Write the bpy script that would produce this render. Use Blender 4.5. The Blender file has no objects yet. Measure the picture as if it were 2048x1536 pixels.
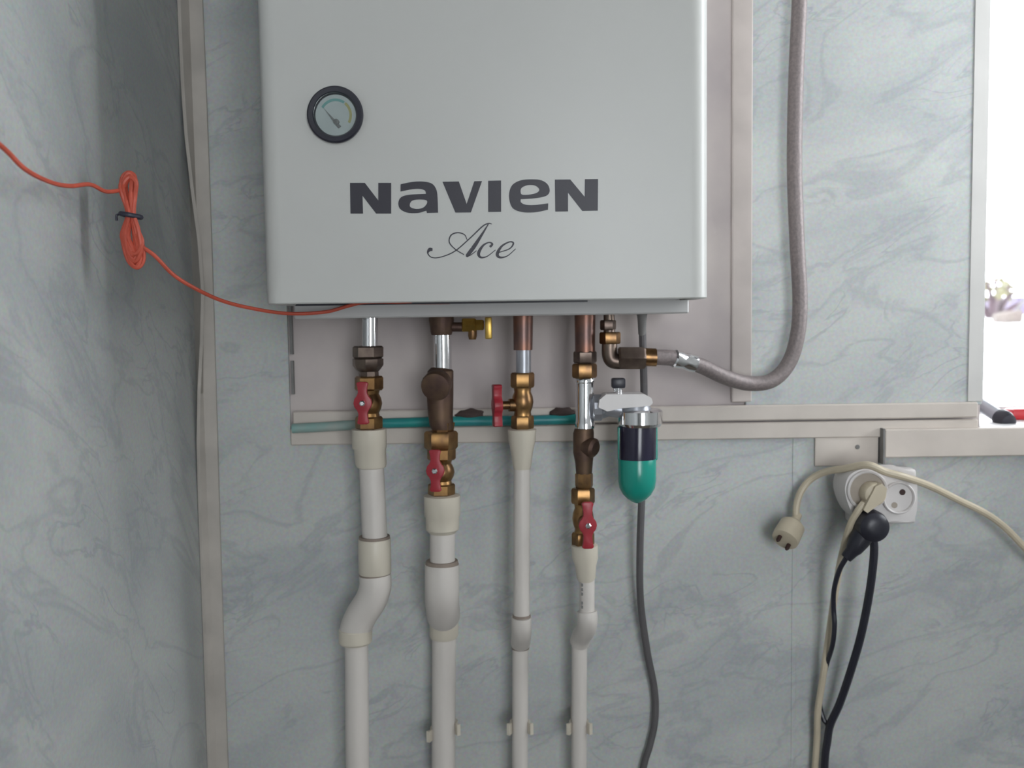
import bpy, bmesh, math, random
from mathutils import Vector, Matrix, Euler
random.seed(7)
R = math.radians
SC = bpy.context.scene
COL = SC.collection

# ------------------------------------------------------------------ camera
F = 1900.0                                   # focal length in pixels of the 2048 x 1536 frame
CAM = Vector((0.0, -1.19, 1.40))
ROT = Euler((R(90 - 3.95), 0, 0)).to_matrix() @ Matrix.Rotation(R(-0.80), 3, 'Z')
cd = bpy.data.cameras.new('camera'); cam = bpy.data.objects.new('camera', cd); COL.objects.link(cam)
cam.matrix_world = Matrix.Translation(CAM) @ ROT.to_4x4()
cd.sensor_width = 36.0; cd.lens = F / 2048 * 36.0; cd.clip_start = 0.02; cd.clip_end = 200
cd.dof.use_dof = True; cd.dof.focus_distance = 0.95; cd.dof.aperture_fstop = 6.0
SC.camera = cam

def P(x, y, Y):
    """point of the place at distance plane Y (m from the back wall) seen at pixel x, y"""
    d = ROT @ Vector(((x - 1024) / F, -(y - 768) / F, -1.0))
    return CAM + d * ((Y - CAM.y) / d.y)
def S(Y): return F / (Y - CAM.y)             # pixels per metre at plane Y

# ------------------------------------------------------------------ sky, exposure
W = bpy.data.worlds.new('overcast_sky'); SC.world = W; W.use_nodes = True
bg = W.node_tree.nodes['Background']
bg.inputs[0].default_value = (0.96, 0.965, 1.0, 1); bg.inputs[1].default_value = 6.0
SC.view_settings.view_transform = 'Standard'; SC.view_settings.look = 'None'
SC.view_settings.gamma = 1.0; SC.view_settings.use_curve_mapping = False
SC.view_settings.exposure = 1.10

XL, XR, YF, ZC = -0.394, 0.93, -2.4, 2.5     # room: left wall, right wall, front wall, ceiling
WX0 = P(1963, 640, 0).x; WX1 = WX0 + 0.32    # window opening in the back wall
WZ0 = P(1990, 857, 0).z; WZ1 = 2.25
SY0, SY1, SZ0, SZ1 = -0.37, -0.015, 1.32, 2.48 # window opening in the right wall
FX0, FX1, FZ0, FZ1 = 0.14, 0.84, 0.95, 2.05 # opening added in the front wall for frontal light, behind the camera
TR = 0.10                                    # right wall thickness
def portal(name, loc, rot, sx, sy):
    l = bpy.data.lights.new(name, 'AREA'); l.shape = 'RECTANGLE'; l.size = sx; l.size_y = sy
    l.cycles.is_portal = True
    o = bpy.data.objects.new(name, l); COL.objects.link(o); o.location = loc; o.rotation_euler = rot
portal('window_portal_back', ((WX0+WX1)/2, 0.30, (WZ0+WZ1)/2), (R(-90), 0, 0), WX1-WX0, WZ1-WZ0)
portal('added_window_portal', ((FX0+FX1)/2, YF-TR, (FZ0+FZ1)/2), (R(90), 0, 0), FX1-FX0, FZ1-FZ0)
portal('window_portal_right', (XR+TR, (SY0+SY1)/2, (SZ0+SZ1)/2), (0, R(90), 0), SZ1-SZ0, SY1-SY0)

# ------------------------------------------------------------------ materials
MATS = {}
def mat(name, col, rough=0.5, metal=0.0, var=0.0, scale=40.0, bump=0.0, col2=None, **kw):
    if name in MATS: return MATS[name]
    m = bpy.data.materials.new(name); m.use_nodes = True; MATS[name] = m
    nt = m.node_tree; b = nt.nodes['Principled BSDF']
    b.inputs['Base Color'].default_value = (*col, 1); b.inputs['Roughness'].default_value = rough
    b.inputs['Metallic'].default_value = metal
    for k, v in kw.items(): b.inputs[k.replace('_', ' ')].default_value = v
    if var or col2 or bump:
        tc = nt.nodes.new('ShaderNodeTexCoord')
        n = nt.nodes.new('ShaderNodeTexNoise'); n.inputs['Scale'].default_value = scale; n.inputs['Detail'].default_value = 5
        nt.links.new(tc.outputs['Object'], n.inputs['Vector'])
        mx = nt.nodes.new('ShaderNodeMix'); mx.data_type = 'RGBA'
        c2 = col2 if col2 else tuple(c * (1 - var) for c in col)
        mx.inputs['A'].default_value = (*col, 1); mx.inputs['B'].default_value = (*c2, 1)
        mr = nt.nodes.new('ShaderNodeMapRange'); mr.inputs['From Min'].default_value = 0.35; mr.inputs['From Max'].default_value = 0.65
        nt.links.new(n.outputs['Fac'], mr.inputs['Value']); nt.links.new(mr.outputs[0], mx.inputs['Factor'])
        nt.links.new(mx.outputs['Result'], b.inputs['Base Color'])
        if bump:
            bp = nt.nodes.new('ShaderNodeBump'); bp.inputs['Strength'].default_value = bump; bp.inputs['Distance'].default_value = 0.002
            nt.links.new(n.outputs['Fac'], bp.inputs['Height']); nt.links.new(bp.outputs[0], b.inputs['Normal'])
    return m

def marble(name, side, rot, base, dark, vein):
    m = bpy.data.materials.new(name); m.use_nodes = True; MATS[name] = m
    nt = m.node_tree; N = nt.nodes.new; L = nt.links.new; b = nt.nodes['Principled BSDF']
    b.inputs['Roughness'].default_value = 0.42
    g = N('ShaderNodeNewGeometry'); sp = N('ShaderNodeSeparateXYZ'); L(g.outputs['Position'], sp.inputs[0])
    cb = N('ShaderNodeCombineXYZ'); L(sp.outputs['Y' if side else 'X'], cb.inputs[0]); L(sp.outputs['Z'], cb.inputs[1])
    mp = N('ShaderNodeMapping'); mp.vector_type = 'POINT'; L(cb.outputs[0], mp.inputs[0])
    mp.inputs['Rotation'].default_value = (0, 0, rot); 
    ms = N('ShaderNodeMapping'); L(mp.outputs[0], ms.inputs[0]); ms.inputs['Scale'].default_value = (1.0, 2.1, 1)
    def noise(sc, det, dis, src=ms):
        n = N('ShaderNodeTexNoise'); n.inputs['Scale'].default_value = sc; n.inputs['Detail'].default_value = det
        n.inputs['Distortion'].default_value = dis; L(src.outputs[0], n.inputs['Vector']); return n
    def mth(op, a, bb=None, v=None):
        x = N('ShaderNodeMath'); x.operation = op; L(a, x.inputs[0])
        if bb is not None: L(bb, x.inputs[1])
        if v is not None: x.inputs[1].default_value = v
        return x.outputs[0]
    def rng(a, f0, f1, t0, t1):
        x = N('ShaderNodeMapRange'); L(a, x.inputs[0])
        for i, v in enumerate((f0, f1, t0, t1)): x.inputs[i+1].default_value = v
        x.interpolation_type = 'SMOOTHSTEP'; return x.outputs[0]
    blot = rng(noise(5.0, 5, 0.6).outputs['Fac'], 0.36, 0.66, 0, 1)
    v1 = rng(mth('ABSOLUTE', mth('SUBTRACT', noise(4.2, 5, 0.9).outputs['Fac'], v=0.5)), 0, 0.030, 1, 0)
    v2 = rng(mth('ABSOLUTE', mth('SUBTRACT', noise(9.0, 4, 1.3).outputs['Fac'], v=0.52)), 0, 0.035, 1, 0)
    msk = rng(noise(6.0, 3, 0.3).outputs['Fac'], 0.45, 0.62, 0, 1)
    v = mth('MAXIMUM', mth('MULTIPLY', v1, v=0.75), mth('MULTIPLY', v2, msk))
    m1 = N('ShaderNodeMix'); m1.data_type = 'RGBA'; m1.inputs['A'].default_value = (*base, 1); m1.inputs['B'].default_value = (*dark, 1); L(blot, m1.inputs['Factor'])
    m2 = N('ShaderNodeMix'); m2.data_type = 'RGBA'; m2.inputs['B'].default_value = (*vein, 1); L(m1.outputs['Result'], m2.inputs['A']); L(mth('MULTIPLY', v, v=0.48), m2.inputs['Factor'])
    fine = N('ShaderNodeTexNoise'); fine.inputs['Scale'].default_value = 260; fine.inputs['Detail'].default_value = 2; L(cb.outputs[0], fine.inputs['Vector'])
    m3 = N('ShaderNodeMix'); m3.data_type = 'RGBA'; m3.blend_type = 'OVERLAY'; m3.inputs['Factor'].default_value = 0.22
    L(m2.outputs['Result'], m3.inputs['A']); L(fine.outputs['Color'], m3.inputs['B']); L(m3.outputs['Result'], b.inputs['Base Color'])
    return m
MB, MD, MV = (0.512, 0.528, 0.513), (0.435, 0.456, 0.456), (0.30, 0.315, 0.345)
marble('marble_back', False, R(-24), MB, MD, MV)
marble('marble_left_shaded', True, R(38), *[tuple(c * .88 for c in q) for q in (MB, MD, MV)])  # darker copy of the same marble: the left wall's shade is in the colour
mat('plaster', (0.62, 0.555, 0.53), 0.85, scale=7, col2=(0.48, 0.425, 0.425), bump=0.25)
mat('cream_trim', (0.62, 0.555, 0.50), 0.5, var=0.12, scale=14)
mat('old_trim', (0.50, 0.46, 0.415), 0.55, var=0.18, scale=18)
mat('pink_trim', (0.56, 0.495, 0.465), 0.6, var=0.15, scale=16)
mat('edge_trim', (0.58, 0.565, 0.545), 0.5, var=0.06, scale=12)
mat('grey_and_shade', (0.22, 0.215, 0.21), 0.6, var=0.2)  # grey parts, and painted shade at the panel edge and sill end
mat('plain_white', (0.70, 0.70, 0.68), 0.8, var=0.05, scale=6)
mat('floor_lino', (0.30, 0.25, 0.20), 0.5, var=0.3, scale=8)
mat('boiler_paint', (0.535, 0.535, 0.515), 0.38, var=0.03, scale=5)
mat('tray_steel', (0.56, 0.55, 0.545), 0.45, var=0.08, scale=9)
mat('print_ink', (0.022, 0.020, 0.032), 0.45, var=0.1)
mat('black_plastic', (0.022, 0.022, 0.034), 0.38, var=0.2)
mat('dial_face', (0.50, 0.53, 0.52), 0.5, var=0.08, scale=60)
mat('teal_print', (0.18, 0.38, 0.36), 0.5, var=0.1)
mat('yellow_print', (0.42, 0.38, 0.16), 0.5, var=0.1)
def pane_glass():
    m = bpy.data.materials.new('pane_glass'); m.use_nodes = True; MATS['pane_glass'] = m; nt = m.node_tree
    nt.nodes.remove(nt.nodes['Principled BSDF']); out = nt.nodes['Material Output']
    tr = nt.nodes.new('ShaderNodeBsdfTransparent'); tr.inputs[0].default_value = (.95, .97, .97, 1)
    gl = nt.nodes.new('ShaderNodeBsdfGlossy'); gl.inputs['Roughness'].default_value = 0.02
    fr = nt.nodes.new('ShaderNodeFresnel'); fr.inputs[0].default_value = 1.45; mx = nt.nodes.new('ShaderNodeMixShader')
    nt.links.new(fr.outputs[0], mx.inputs[0]); nt.links.new(tr.outputs[0], mx.inputs[1]); nt.links.new(gl.outputs[0], mx.inputs[2]); nt.links.new(mx.outputs[0], out.inputs[0])
pane_glass()
mat('glass', (1, 1, 1), 0.03, Transmission_Weight=1.0, IOR=1.45)
mat('chrome', (0.80, 0.80, 0.82), 0.10, 1.0, var=0.05)
mat('brass', (0.42, 0.24, 0.095), 0.36, 1.0, col2=(0.20, 0.115, 0.06), scale=55)
mat('bright_brass', (0.68, 0.46, 0.12), 0.35, 1.0, col2=(0.48, 0.31, 0.08), scale=50)
mat('old_bronze', (0.165, 0.105, 0.068), 0.55, 0.75, col2=(0.10, 0.06, 0.05), scale=50)
mat('grey_bronze', (0.24, 0.185, 0.15), 0.4, 0.9, col2=(0.14, 0.105, 0.09), scale=50)
mat('copper', (0.30, 0.145, 0.10), 0.4, 0.85, col2=(0.17, 0.11, 0.10), scale=30)
mat('red_handle', (0.36, 0.022, 0.035), 0.4, var=0.15)
mat('pipe_plastic', (0.66, 0.615, 0.575), 0.45, var=0.06, scale=12)
mat('fitting_plastic', (0.64, 0.585, 0.49), 0.42, var=0.06, scale=12)
mat('seam', (0.30, 0.24, 0.20), 0.7, var=0.2)
mat('teal_plastic', (0.02, 0.29, 0.265), 0.4, col2=(0.03, 0.22, 0.24), scale=20)
mat('teal_pale', (0.22, 0.40, 0.37), 0.5, col2=(0.36, 0.40, 0.37), scale=30)
mat('cup_teal', (0.012, 0.30, 0.235), 0.22, var=0.1, scale=8)
mat('cup_dark', (0.020, 0.018, 0.040), 0.18, var=0.15)
mat('grey_rubber', (0.115, 0.108, 0.112), 0.6, var=0.15, scale=60)
mat('hose_braid', (0.25, 0.21, 0.205), 0.5, 0.25, col2=(0.19, 0.16, 0.16), scale=300, bump=0.3)
mat('beige_plastic', (0.60, 0.52, 0.39), 0.45, var=0.1, scale=30)
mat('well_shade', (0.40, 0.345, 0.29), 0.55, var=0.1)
mat('socket_white', (0.70, 0.665, 0.655), 0.38, var=0.05, scale=20)
mat('rust_hole', (0.05, 0.018, 0.015), 0.6, var=0.3)
mat('orange_wire', (0.56, 0.095, 0.055), 0.5, var=0.15, scale=90)
mat('dark_tie', (0.035, 0.035, 0.055), 0.5, var=0.2)
mat('dark_brown', (0.085, 0.055, 0.05), 0.8, var=0.3, bump=0.4)
mat('grey_metal', (0.42, 0.43, 0.47), 0.35, 0.6, var=0.1)
mat('red_plastic', (0.60, 0.02, 0.03), 0.4, var=0.1)
mat('snow', (0.86, 0.88, 0.90), 0.8, var=0.04, scale=3, bump=0.3)
mat('bark', (0.036, 0.018, 0.024), 0.8, var=0.3)
mat('log_wood', (0.06, 0.046, 0.04), 0.8, var=0.2)
mat('leaf', (0.07, 0.062, 0.025), 0.7, var=0.3)
mat('violet_paint', (0.07, 0.055, 0.09), 0.7, var=0.1)
mat('window_white', (0.82, 0.82, 0.82), 0.35, var=0.03)
mat('wood_grey', (0.06, 0.055, 0.055), 0.8, var=0.2)

# ------------------------------------------------------------------ object helpers
def tag(o, label=None, cat=None, group=None, kind=None):
    for k, v in (('label', label), ('category', cat), ('group', group), ('kind', kind)):
        if v: o[k] = v
    return o
def thing(name, loc, label, cat, group=None):
    o = bpy.data.objects.new(name, None); o.empty_display_size = 0.03; COL.objects.link(o)
    o.location = loc; return tag(o, label, cat, group)
def wloc(o):
    v = Vector(o.location)
    while o.parent: o = o.parent; v += Vector(o.location)
    return v
def obj(name, bm, m, parent=None, smooth=35, recalc=True):
    if recalc: bmesh.ops.recalc_face_normals(bm, faces=bm.faces)
    lo = Vector([min(v.co[i] for v in bm.verts) for i in range(3)]); hi = Vector([max(v.co[i] for v in bm.verts) for i in range(3)])
    c = (lo + hi) / 2
    for v in bm.verts: v.co -= c
    me = bpy.data.meshes.new(name); bm.to_mesh(me); bm.free()
    me.materials.append(MATS[m])
    if smooth:
        me.polygons.foreach_set('use_smooth', [True] * len(me.polygons)); me.set_sharp_from_angle(angle=R(smooth))
    o = bpy.data.objects.new(name, me); COL.objects.link(o)
    if parent: o.parent = parent; o.location = c - wloc(parent)
    else: o.location = c
    return o
def struct(name, bm, m, parent=None, smooth=None):
    o = obj(name, bm, m, parent, smooth)
    if not parent: o['kind'] = 'structure'
    return o
def box(bm, x0, x1, y0, y1, z0, z1, bev=0.0, seg=2):
    r = bmesh.ops.create_cube(bm, size=1.0)
    for v in r['verts']:
        v.co = Vector((x0 + (v.co.x + .5) * (x1 - x0), y0 + (v.co.y + .5) * (y1 - y0), z0 + (v.co.z + .5) * (z1 - z0)))
    if bev:
        es = list({e for v in r['verts'] for e in v.link_edges})
        bmesh.ops.bevel(bm, geom=es, offset=bev, segments=seg, affect='EDGES', profile=0.5)
    return bm
def newbox(*a, **k): return box(bmesh.new(), *a, **k)
def frame(d):
    d = d.normalized(); h = Vector((0, 0, 1)) if abs(d.z) < 0.9 else Vector((0, -1, 0))
    u = d.cross(h).normalized(); return u, u.cross(d).normalized()
def lathe(bm, ctr, rad, seg=24, axis=None, cap=True, turn=0.0):
    """rings round axis (or along z) at the centres, one radius each"""
    ax = axis.normalized() if axis else Vector((0, 0, 1))
    if axis: u, w = frame(ax)
    else: u, w = Vector((1, 0, 0)), Vector((0, 1, 0))
    rings = []
    for c, r in zip(ctr, rad):
        rings.append([bm.verts.new(c + u * (r * math.cos(turn + 2*math.pi*i/seg)) + w * (r * math.sin(turn + 2*math.pi*i/seg))) for i in range(seg)])
    for a, b in zip(rings, rings[1:]):
        for i in range(seg): bm.faces.new((a[i], a[(i+1) % seg], b[(i+1) % seg], b[i]))
    if cap: bm.faces.new(rings[0]); bm.faces.new(list(reversed(rings[-1])))
    return bm
def vl(spec, Y, seg=24, turn=0.0, bm=None, cap=True):
    """vertical turned piece: spec = [(pixel centre x, pixel y, pixel half width)]"""
    bm = bm or bmesh.new()
    return lathe(bm, [P(x, y, Y) for x, y, r in spec], [r / S(Y) for x, y, r in spec], seg, None, cap, turn)
def hexnut(x, y0, y1, w, Y, bm=None, ch=0.12, turn=0.0):
    """hexagonal nut with chamfered ends"""
    h = (y1 - y0) * ch
    r = w / S(Y) * 1.06
    return lathe(bm or bmesh.new(), [P(x, y, Y) for y in (y0, y0 + h, y1 - h, y1)], [r*.90, r, r, r*.90], 6, None, True, turn)
def spline(pts, n=8, closed=False):
    out = []; m = len(pts)
    if m < 3: return [Vector(p) for p in pts]
    rngi = range(m if closed else m - 1)
    for i in rngi:
        p1, p2 = Vector(pts[i]), Vector(pts[(i+1) % m])
        p0 = Vector(pts[i-1]) if (i > 0 or closed) else p1 * 2 - p2
        p3 = Vector(pts[(i+2) % m]) if (i + 2 < m or closed) else p2 * 2 - p1
        for k in range(n):
            t = k / n
            out.append(0.5 * (2*p1 + (p2-p0)*t + (2*p0-5*p1+4*p2-p3)*t*t + (3*p1-p0-3*p2+p3)*t**3))
    if not closed: out.append(Vector(pts[-1]))
    return out
def tube(bm, pts, r, seg=12, closed=False, cap=True):
    n = len(pts); rr = r if isinstance(r, (list, tuple)) else [r] * n
    rings = []; u = None
    for i, p in enumerate(pts):
        a = pts[i-1] if (i > 0 or closed) else pts[i]; b = pts[(i+1) % n] if (i < n-1 or closed) else pts[i]
        d = (b - a).normalized()
        if u is None: u, _ = frame(d)
        u = (u - d * u.dot(d)).normalized(); w = d.cross(u)
        rings.append([bm.verts.new(p + (u * math.cos(2*math.pi*k/seg) + w * math.sin(2*math.pi*k/seg)) * rr[i]) for k in range(seg)])
    pairs = list(zip(rings, rings[1:])) + ([(rings[-1], rings[0])] if closed else [])
    for a, b in pairs:
        for k in range(seg): bm.faces.new((a[k], a[(k+1) % seg], b[(k+1) % seg], b[k]))
    if cap and not closed: bm.faces.new(rings[0]); bm.faces.new(list(reversed(rings[-1])))
    return bm
def cord(pix, r, seg=10, n=8):
    """round cord through (pixel x, pixel y, plane Y) points or ready vectors"""
    return tube(bmesh.new(), spline([p if isinstance(p, Vector) else P(*p) for p in pix], n), r, seg)
def prism(bm, outline, d):
    """closed outline (vectors) extruded by vector d"""
    a = [bm.verts.new(p) for p in outline]; b = [bm.verts.new(p + d) for p in outline]; n = len(a)
    bm.faces.new(a); bm.faces.new(list(reversed(b)))
    for i in range(n): bm.faces.new((a[i], a[(i+1) % n], b[(i+1) % n], b[i]))
    return bm

# ------------------------------------------------------------------ the room
T = 0.30
bm = bmesh.new()
for a in ((XL - T, WX0, 0, T, -0.05, ZC), (WX1, XR + TR, 0, T, -0.05, ZC), (WX0, WX1, 0, T, -0.05, WZ0), (WX0, WX1, 0, T, WZ1, ZC)):
    box(bm, *a)
wall_back = struct('wall_back', bm, 'plaster')
wall_left = struct('wall_left', newbox(XL - T, XL, YF, 0, -0.05, ZC), 'marble_left_shaded')
bm = bmesh.new()
for a in ((XR, XR + TR, YF, SY0, -0.05, ZC), (XR, XR + TR, SY1, 0, -0.05, ZC), (XR, XR + TR, SY0, SY1, -0.05, SZ0), (XR, XR + TR, SY0, SY1, SZ1, ZC)):
    box(bm, *a)
struct('wall_right', bm, 'plain_white')
bm = bmesh.new()
for a in ((XL - T, FX0, -.05, ZC), (FX1, XR + TR, -.05, ZC), (FX0, FX1, -.05, FZ0), (FX0, FX1, FZ1, ZC)):
    box(bm, a[0], a[1], YF - TR, YF, a[2], a[3])
struct('wall_front', bm, 'plain_white')
struct('floor', newbox(XL - T, XR + TR, YF - TR, T, -0.15, -0.05), 'floor_lino')
struct('ceiling', newbox(XL - T, XR + TR, YF - TR, T, ZC, ZC + 0.1), 'plain_white')

# marbled wall panels, 5 mm proud of the plaster
PT = -0.005
zt = P(1500, 815, 0).z; zb = P(1200, 868, 0).z            # upper and lower edge of the horizontal casing
xs = P(1585, 1300, 0).x; xa = P(578, 700, 0).x; xr = P(1490, 500, 0).x
def panel(x0, x1, z0, z1):
    return struct('wall_panel', newbox(x0, x1, PT, 0, z0, z1, bev=0.0012, seg=1), 'marble_back', wall_back)
panel(xr, WX0, zt, ZC)
struct('wall_panel', prism(bmesh.new(), [Vector((x, PT, z)) for x, z in ((XL, -.05), (xs - .0012, -.05), (xs - .0012, zb), (xa, zb), (xa, ZC), (XL, ZC))], Vector((0, -PT, 0))), 'marble_back', wall_back)
panel(xs + 0.0012, WX1, -0.05, min(zb, WZ0 - 0.002))
struct('trim_1', newbox(xs - 0.0028, xs + 0.0028, PT - 0.0006, PT, -0.05, zb - 0.001, bev=0.0004, seg=1), 'marble_back')  # seam profile

# corner moulding: a bent L profile whose left wing lifts off the wall
bm = bmesh.new(); prev = None
for k in range(41):
    z = ZC * k / 40
    w = 0.0245 + 0.0015 * math.sin(z * 5)                                  # wing on the back wall
    dl = 0.022 + 0.004 * math.sin(z * 4.2 + 0.4)                           # wing towards the room
    lift = -0.0015 + 0.0150 * math.exp(-((z - 1.45) / 0.13) ** 2)            # the wing stands off the left wall
    pts = [Vector((XL + w, PT - 0.0005, z)), Vector((XL + w, PT - 0.0045, z)), Vector((XL + 0.010, PT - 0.007, z)),
           Vector((XL + 0.006 + lift, -dl, z)), Vector((XL + 0.002 + lift, -dl, z)), Vector((XL, PT - 0.0005, z))]
    ring = [bm.verts.new(p) for p in pts]
    if prev:
        for i in range(6): bm.faces.new((prev[i], prev[(i+1) % 6], ring[(i+1) % 6], ring[i]))
    else: bm.faces.new(ring)
    prev = ring
bm.faces.new(prev)
struct('trim_2', bm, 'old_trim', smooth=30)

def hstrip(name, x0, y0, x1, y1, hpx, Yf, m='cream_trim', Yb=PT, bev=0.0015):
    """level strip through two pixels of its upper edge"""
    a, b = P(x0, y0, Yf), P(x1, y1, Yf); z = (a.z + b.z) / 2
    return struct(name, newbox(a.x, b.x, Yf, Yb, z - hpx / S(Yf), z, bev=bev, seg=1), m)
hstrip('trim_3', 585, 825, 1957, 803, 31, -0.013)
hstrip('trim_4', 580, 857, 1957, 839, 34, -0.011)
# vertical batten right of the boiler, and dark strips painting the shade along the panel edge
z0 = P(1480, 806, -0.012).z
struct('trim_5', newbox(P(1466, 600, -0.012).x, P(1508, 600, -0.012).x, -0.0055, 0, z0, ZC, bev=0.002, seg=2), 'pink_trim')
struct('trim_6', newbox(P(1940, 640, -0.008).x, WX0 + 0.001, -0.0062, PT, P(1950, 803, -0.008).z, ZC, bev=0.0005, seg=1), 'edge_trim')
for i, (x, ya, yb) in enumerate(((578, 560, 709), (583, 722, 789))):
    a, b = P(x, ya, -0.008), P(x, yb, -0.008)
    struct('trim_%d' % (7 + i), newbox(a.x - 0.0014, a.x + 0.0016, -0.007, 0, b.z, a.z), 'grey_and_shade')

# window in the back wall
win = thing('window_1', ((WX0 + WX1) / 2, 0.15, WZ0), None, None); win['kind'] = 'structure'
fw = 0.03
struct('window_frame', box(box(box(box(bmesh.new(), WX0, WX0 + fw, .16, .22, WZ0, WZ1), WX1 - fw, WX1, .16, .22, WZ0, WZ1),
       WX0 + fw, WX1 - fw, .16, .22, WZ0, WZ0 + fw*.4), WX0 + fw, WX1 - fw, .16, .22, WZ1 - fw, WZ1), 'window_white', win)
obj('pane', newbox(WX0 + fw, WX1 - fw, .188, .192, WZ0 + fw*.4, WZ1 - fw), 'pane_glass', win)
sx0 = P(1770, 885, -0.021).x; sz1 = P(1990, 856, -0.021).z; sz0 = P(1900, 914, -0.021).z
sill = struct('window_sill', newbox(sx0, WX1, -0.021, PT, sz0, sz1, bev=0.0015, seg=1), 'cream_trim', win)
struct('sill_board', newbox(WX0, WX1, PT, 0.16, sz1 - 0.012, sz1), 'window_white', win)
struct('end_cap', newbox(sx0 - 0.0022, sx0, -0.0215, PT, sz0 - 0.008, sz1 + 0.001), 'grey_and_shade', win)  # sill end coloured dark grey to carry the shade on it
# window in the right wall (beyond the frame; the room's daylight)
w2 = thing('window_2', (XR + .15, (SY0 + SY1) / 2, SZ0), None, None); w2['kind'] = 'structure'
ym = (SY0 + SY1) / 2
bm = bmesh.new()
for a in ((SY0, SY0 + fw, SZ0, SZ1), (SY1 - fw, SY1, SZ0, SZ1), (SY0 + fw, SY1 - fw, SZ0, SZ0 + fw), (SY0 + fw, SY1 - fw, SZ1 - fw, SZ1)):
    box(bm, XR + .04, XR + .09, *a)
struct('window_frame', bm, 'window_white', w2)
for a, b in ((SY0 + fw, SY1 - fw),):
    obj('pane', newbox(XR + .063, XR + .067, a, b, SZ0 + fw, SZ1 - fw), 'pane_glass', w2)
struct('window_sill', newbox(XR - .04, XR + .04, SY0, SY1, SZ0 - .025, SZ0), 'cream_trim', w2)

# unseen window added behind the camera to light the back wall and boiler
w3 = thing('added_window_3', ((FX0 + FX1) / 2, YF - .05, FZ0), None, None); w3['kind'] = 'structure'
bm = bmesh.new(); xm = (FX0 + FX1) / 2
for a in ((FX0, FX0 + fw, FZ0, FZ1), (FX1 - fw, FX1, FZ0, FZ1), (xm - fw/2, xm + fw/2, FZ0 + fw, FZ1 - fw), (FX0 + fw, FX1 - fw, FZ0, FZ0 + fw), (FX0 + fw, FX1 - fw, FZ1 - fw, FZ1)):
    box(bm, a[0], a[1], YF - .09, YF - .04, a[2], a[3])
struct('window_frame', bm, 'window_white', w3)
for a, b in ((FX0 + fw, xm - fw/2), (xm + fw/2, FX1 - fw)):
    obj('pane', newbox(a, b, YF - .067, YF - .063, FZ0 + fw, FZ1 - fw), 'pane_glass', w3)

# ------------------------------------------------------------------ boiler
BY = -0.265
bz = (P(540, 604, BY).z + P(1420, 601, BY).z) / 2
bx0 = P(526, 600, BY).x; bx1 = P(1421, 600, BY).x
BT = bz + 0.70
boiler = thing('wall_boiler', ((bx0 + bx1) / 2, 0, bz), 'white wall-hung gas boiler with round pressure gauge and black lettering', 'boiler')
def plan(off, rad, n=8):
    x0, x1, yf, yb = bx0 + off, bx1 - off, BY + off, -0.012
    r = rad - off; pts = [(x0, yb)]
    for k in range(n + 1):
        a = math.pi + math.pi / 2 * k / n; pts.append((x0 + r + r * math.cos(a), yf + r + r * math.sin(a)))
    for k in range(n + 1):
        a = 1.5 * math.pi + math.pi / 2 * k / n; pts.append((x1 - r + r * math.cos(a), yf + r + r * math.sin(a)))
    return pts + [(x1, yb)]
bm = bmesh.new()
po, pi_ = plan(0, 0.019), plan(0.0025, 0.019); n = len(po)
ring = lambda pts, z: [bm.verts.new((x, y, z)) for x, y in pts]
ob0, ob1, ot, ib, it = ring(plan(0.0012, 0.019), bz), ring(po, bz + 0.0012), ring(po, BT), ring(plan(0.012, 0.019), bz), ring(plan(0.012, 0.019), bz + 0.004)
it2, it3 = ring(pi_, bz + 0.004), ring(pi_, BT - 0.003)
for a, b in ((ob0, ob1), (ob1, ot), (ib, ob0), (it, ib), (it2, it), (it3, it2)):
    for i in range(n - 1): bm.faces.new((a[i], a[i+1], b[i+1], b[i]))
bm.faces.new(ot); bm.faces.new(list(reversed(it3)))
cover = obj('front_cover', bm, 'boiler_paint', boiler, smooth=25)
CY = -0.165
cz = (P(700, 633, CY).z + P(1300, 631, CY).z) / 2
cx0, cx1 = P(588, 620, CY).x, P(1378, 620, CY).x
obj('chassis', newbox(cx0 + .004, cx1 - .004, CY + .012, -0.012, cz + .006, BT - .02), 'tray_steel', boiler, smooth=None)
obj('bottom_tray', newbox(cx0, cx1, CY, -0.014, cz, bz + 0.006, bev=0.0015, seg=1), 'tray_steel', boiler, smooth=None)
obj('gap_shade', newbox(cx0 + .004, cx1 - .11, CY - .012, CY, bz - .0005, bz + .0035), 'black_plastic', boiler, smooth=None)  # black strip standing in for the shadow in the gap under the cover

# gauge
gc = P(672, 231, BY); g = 1 / S(BY)
gb = bmesh.new(); up = Vector((0, -1, 0))
prof = [(0.0, 52), (4, 55), (9, 55), (11, 52), (10.5, 44), (4, 40), (0.0, 39.5)]
lathe(gb, [gc + up * (h * g * 1.2) for h, r in prof], [r * g for h, r in prof], 48, up, cap=False)
gauge = obj('pressure_gauge', gb, 'black_plastic', boiler)
obj('dial', lathe(bmesh.new(), [gc + up * .0006, gc + up * .0016], [39.8 * g, 39.8 * g], 40, up), 'dial_face', gauge)
def arc(a0, a1, r0, r1, h):
    b = bmesh.new(); ps = []
    for k in range(13):
        a = R(a0 + (a1 - a0) * k / 12); ps.append(gc + Vector((math.cos(a), 0, math.sin(a))) * (r1 * g))
    for k in range(12, -1, -1):
        a = R(a0 + (a1 - a0) * k / 12); ps.append(gc + Vector((math.cos(a), 0, math.sin(a))) * (r0 * g))
    return prism(b, [p + up * .0016 for p in ps], up * h)
obj('scale_arc', arc(55, 150, 27, 32, .0003), 'teal_print', gauge, smooth=None)
obj('scale_arc', arc(-30, 50, 27, 32, .0003), 'yellow_print', gauge, smooth=None)
na, nb = P(650, 219, BY), P(681, 256, BY); nd = (nb - na).normalized(); ns = nd.cross(up)
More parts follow.
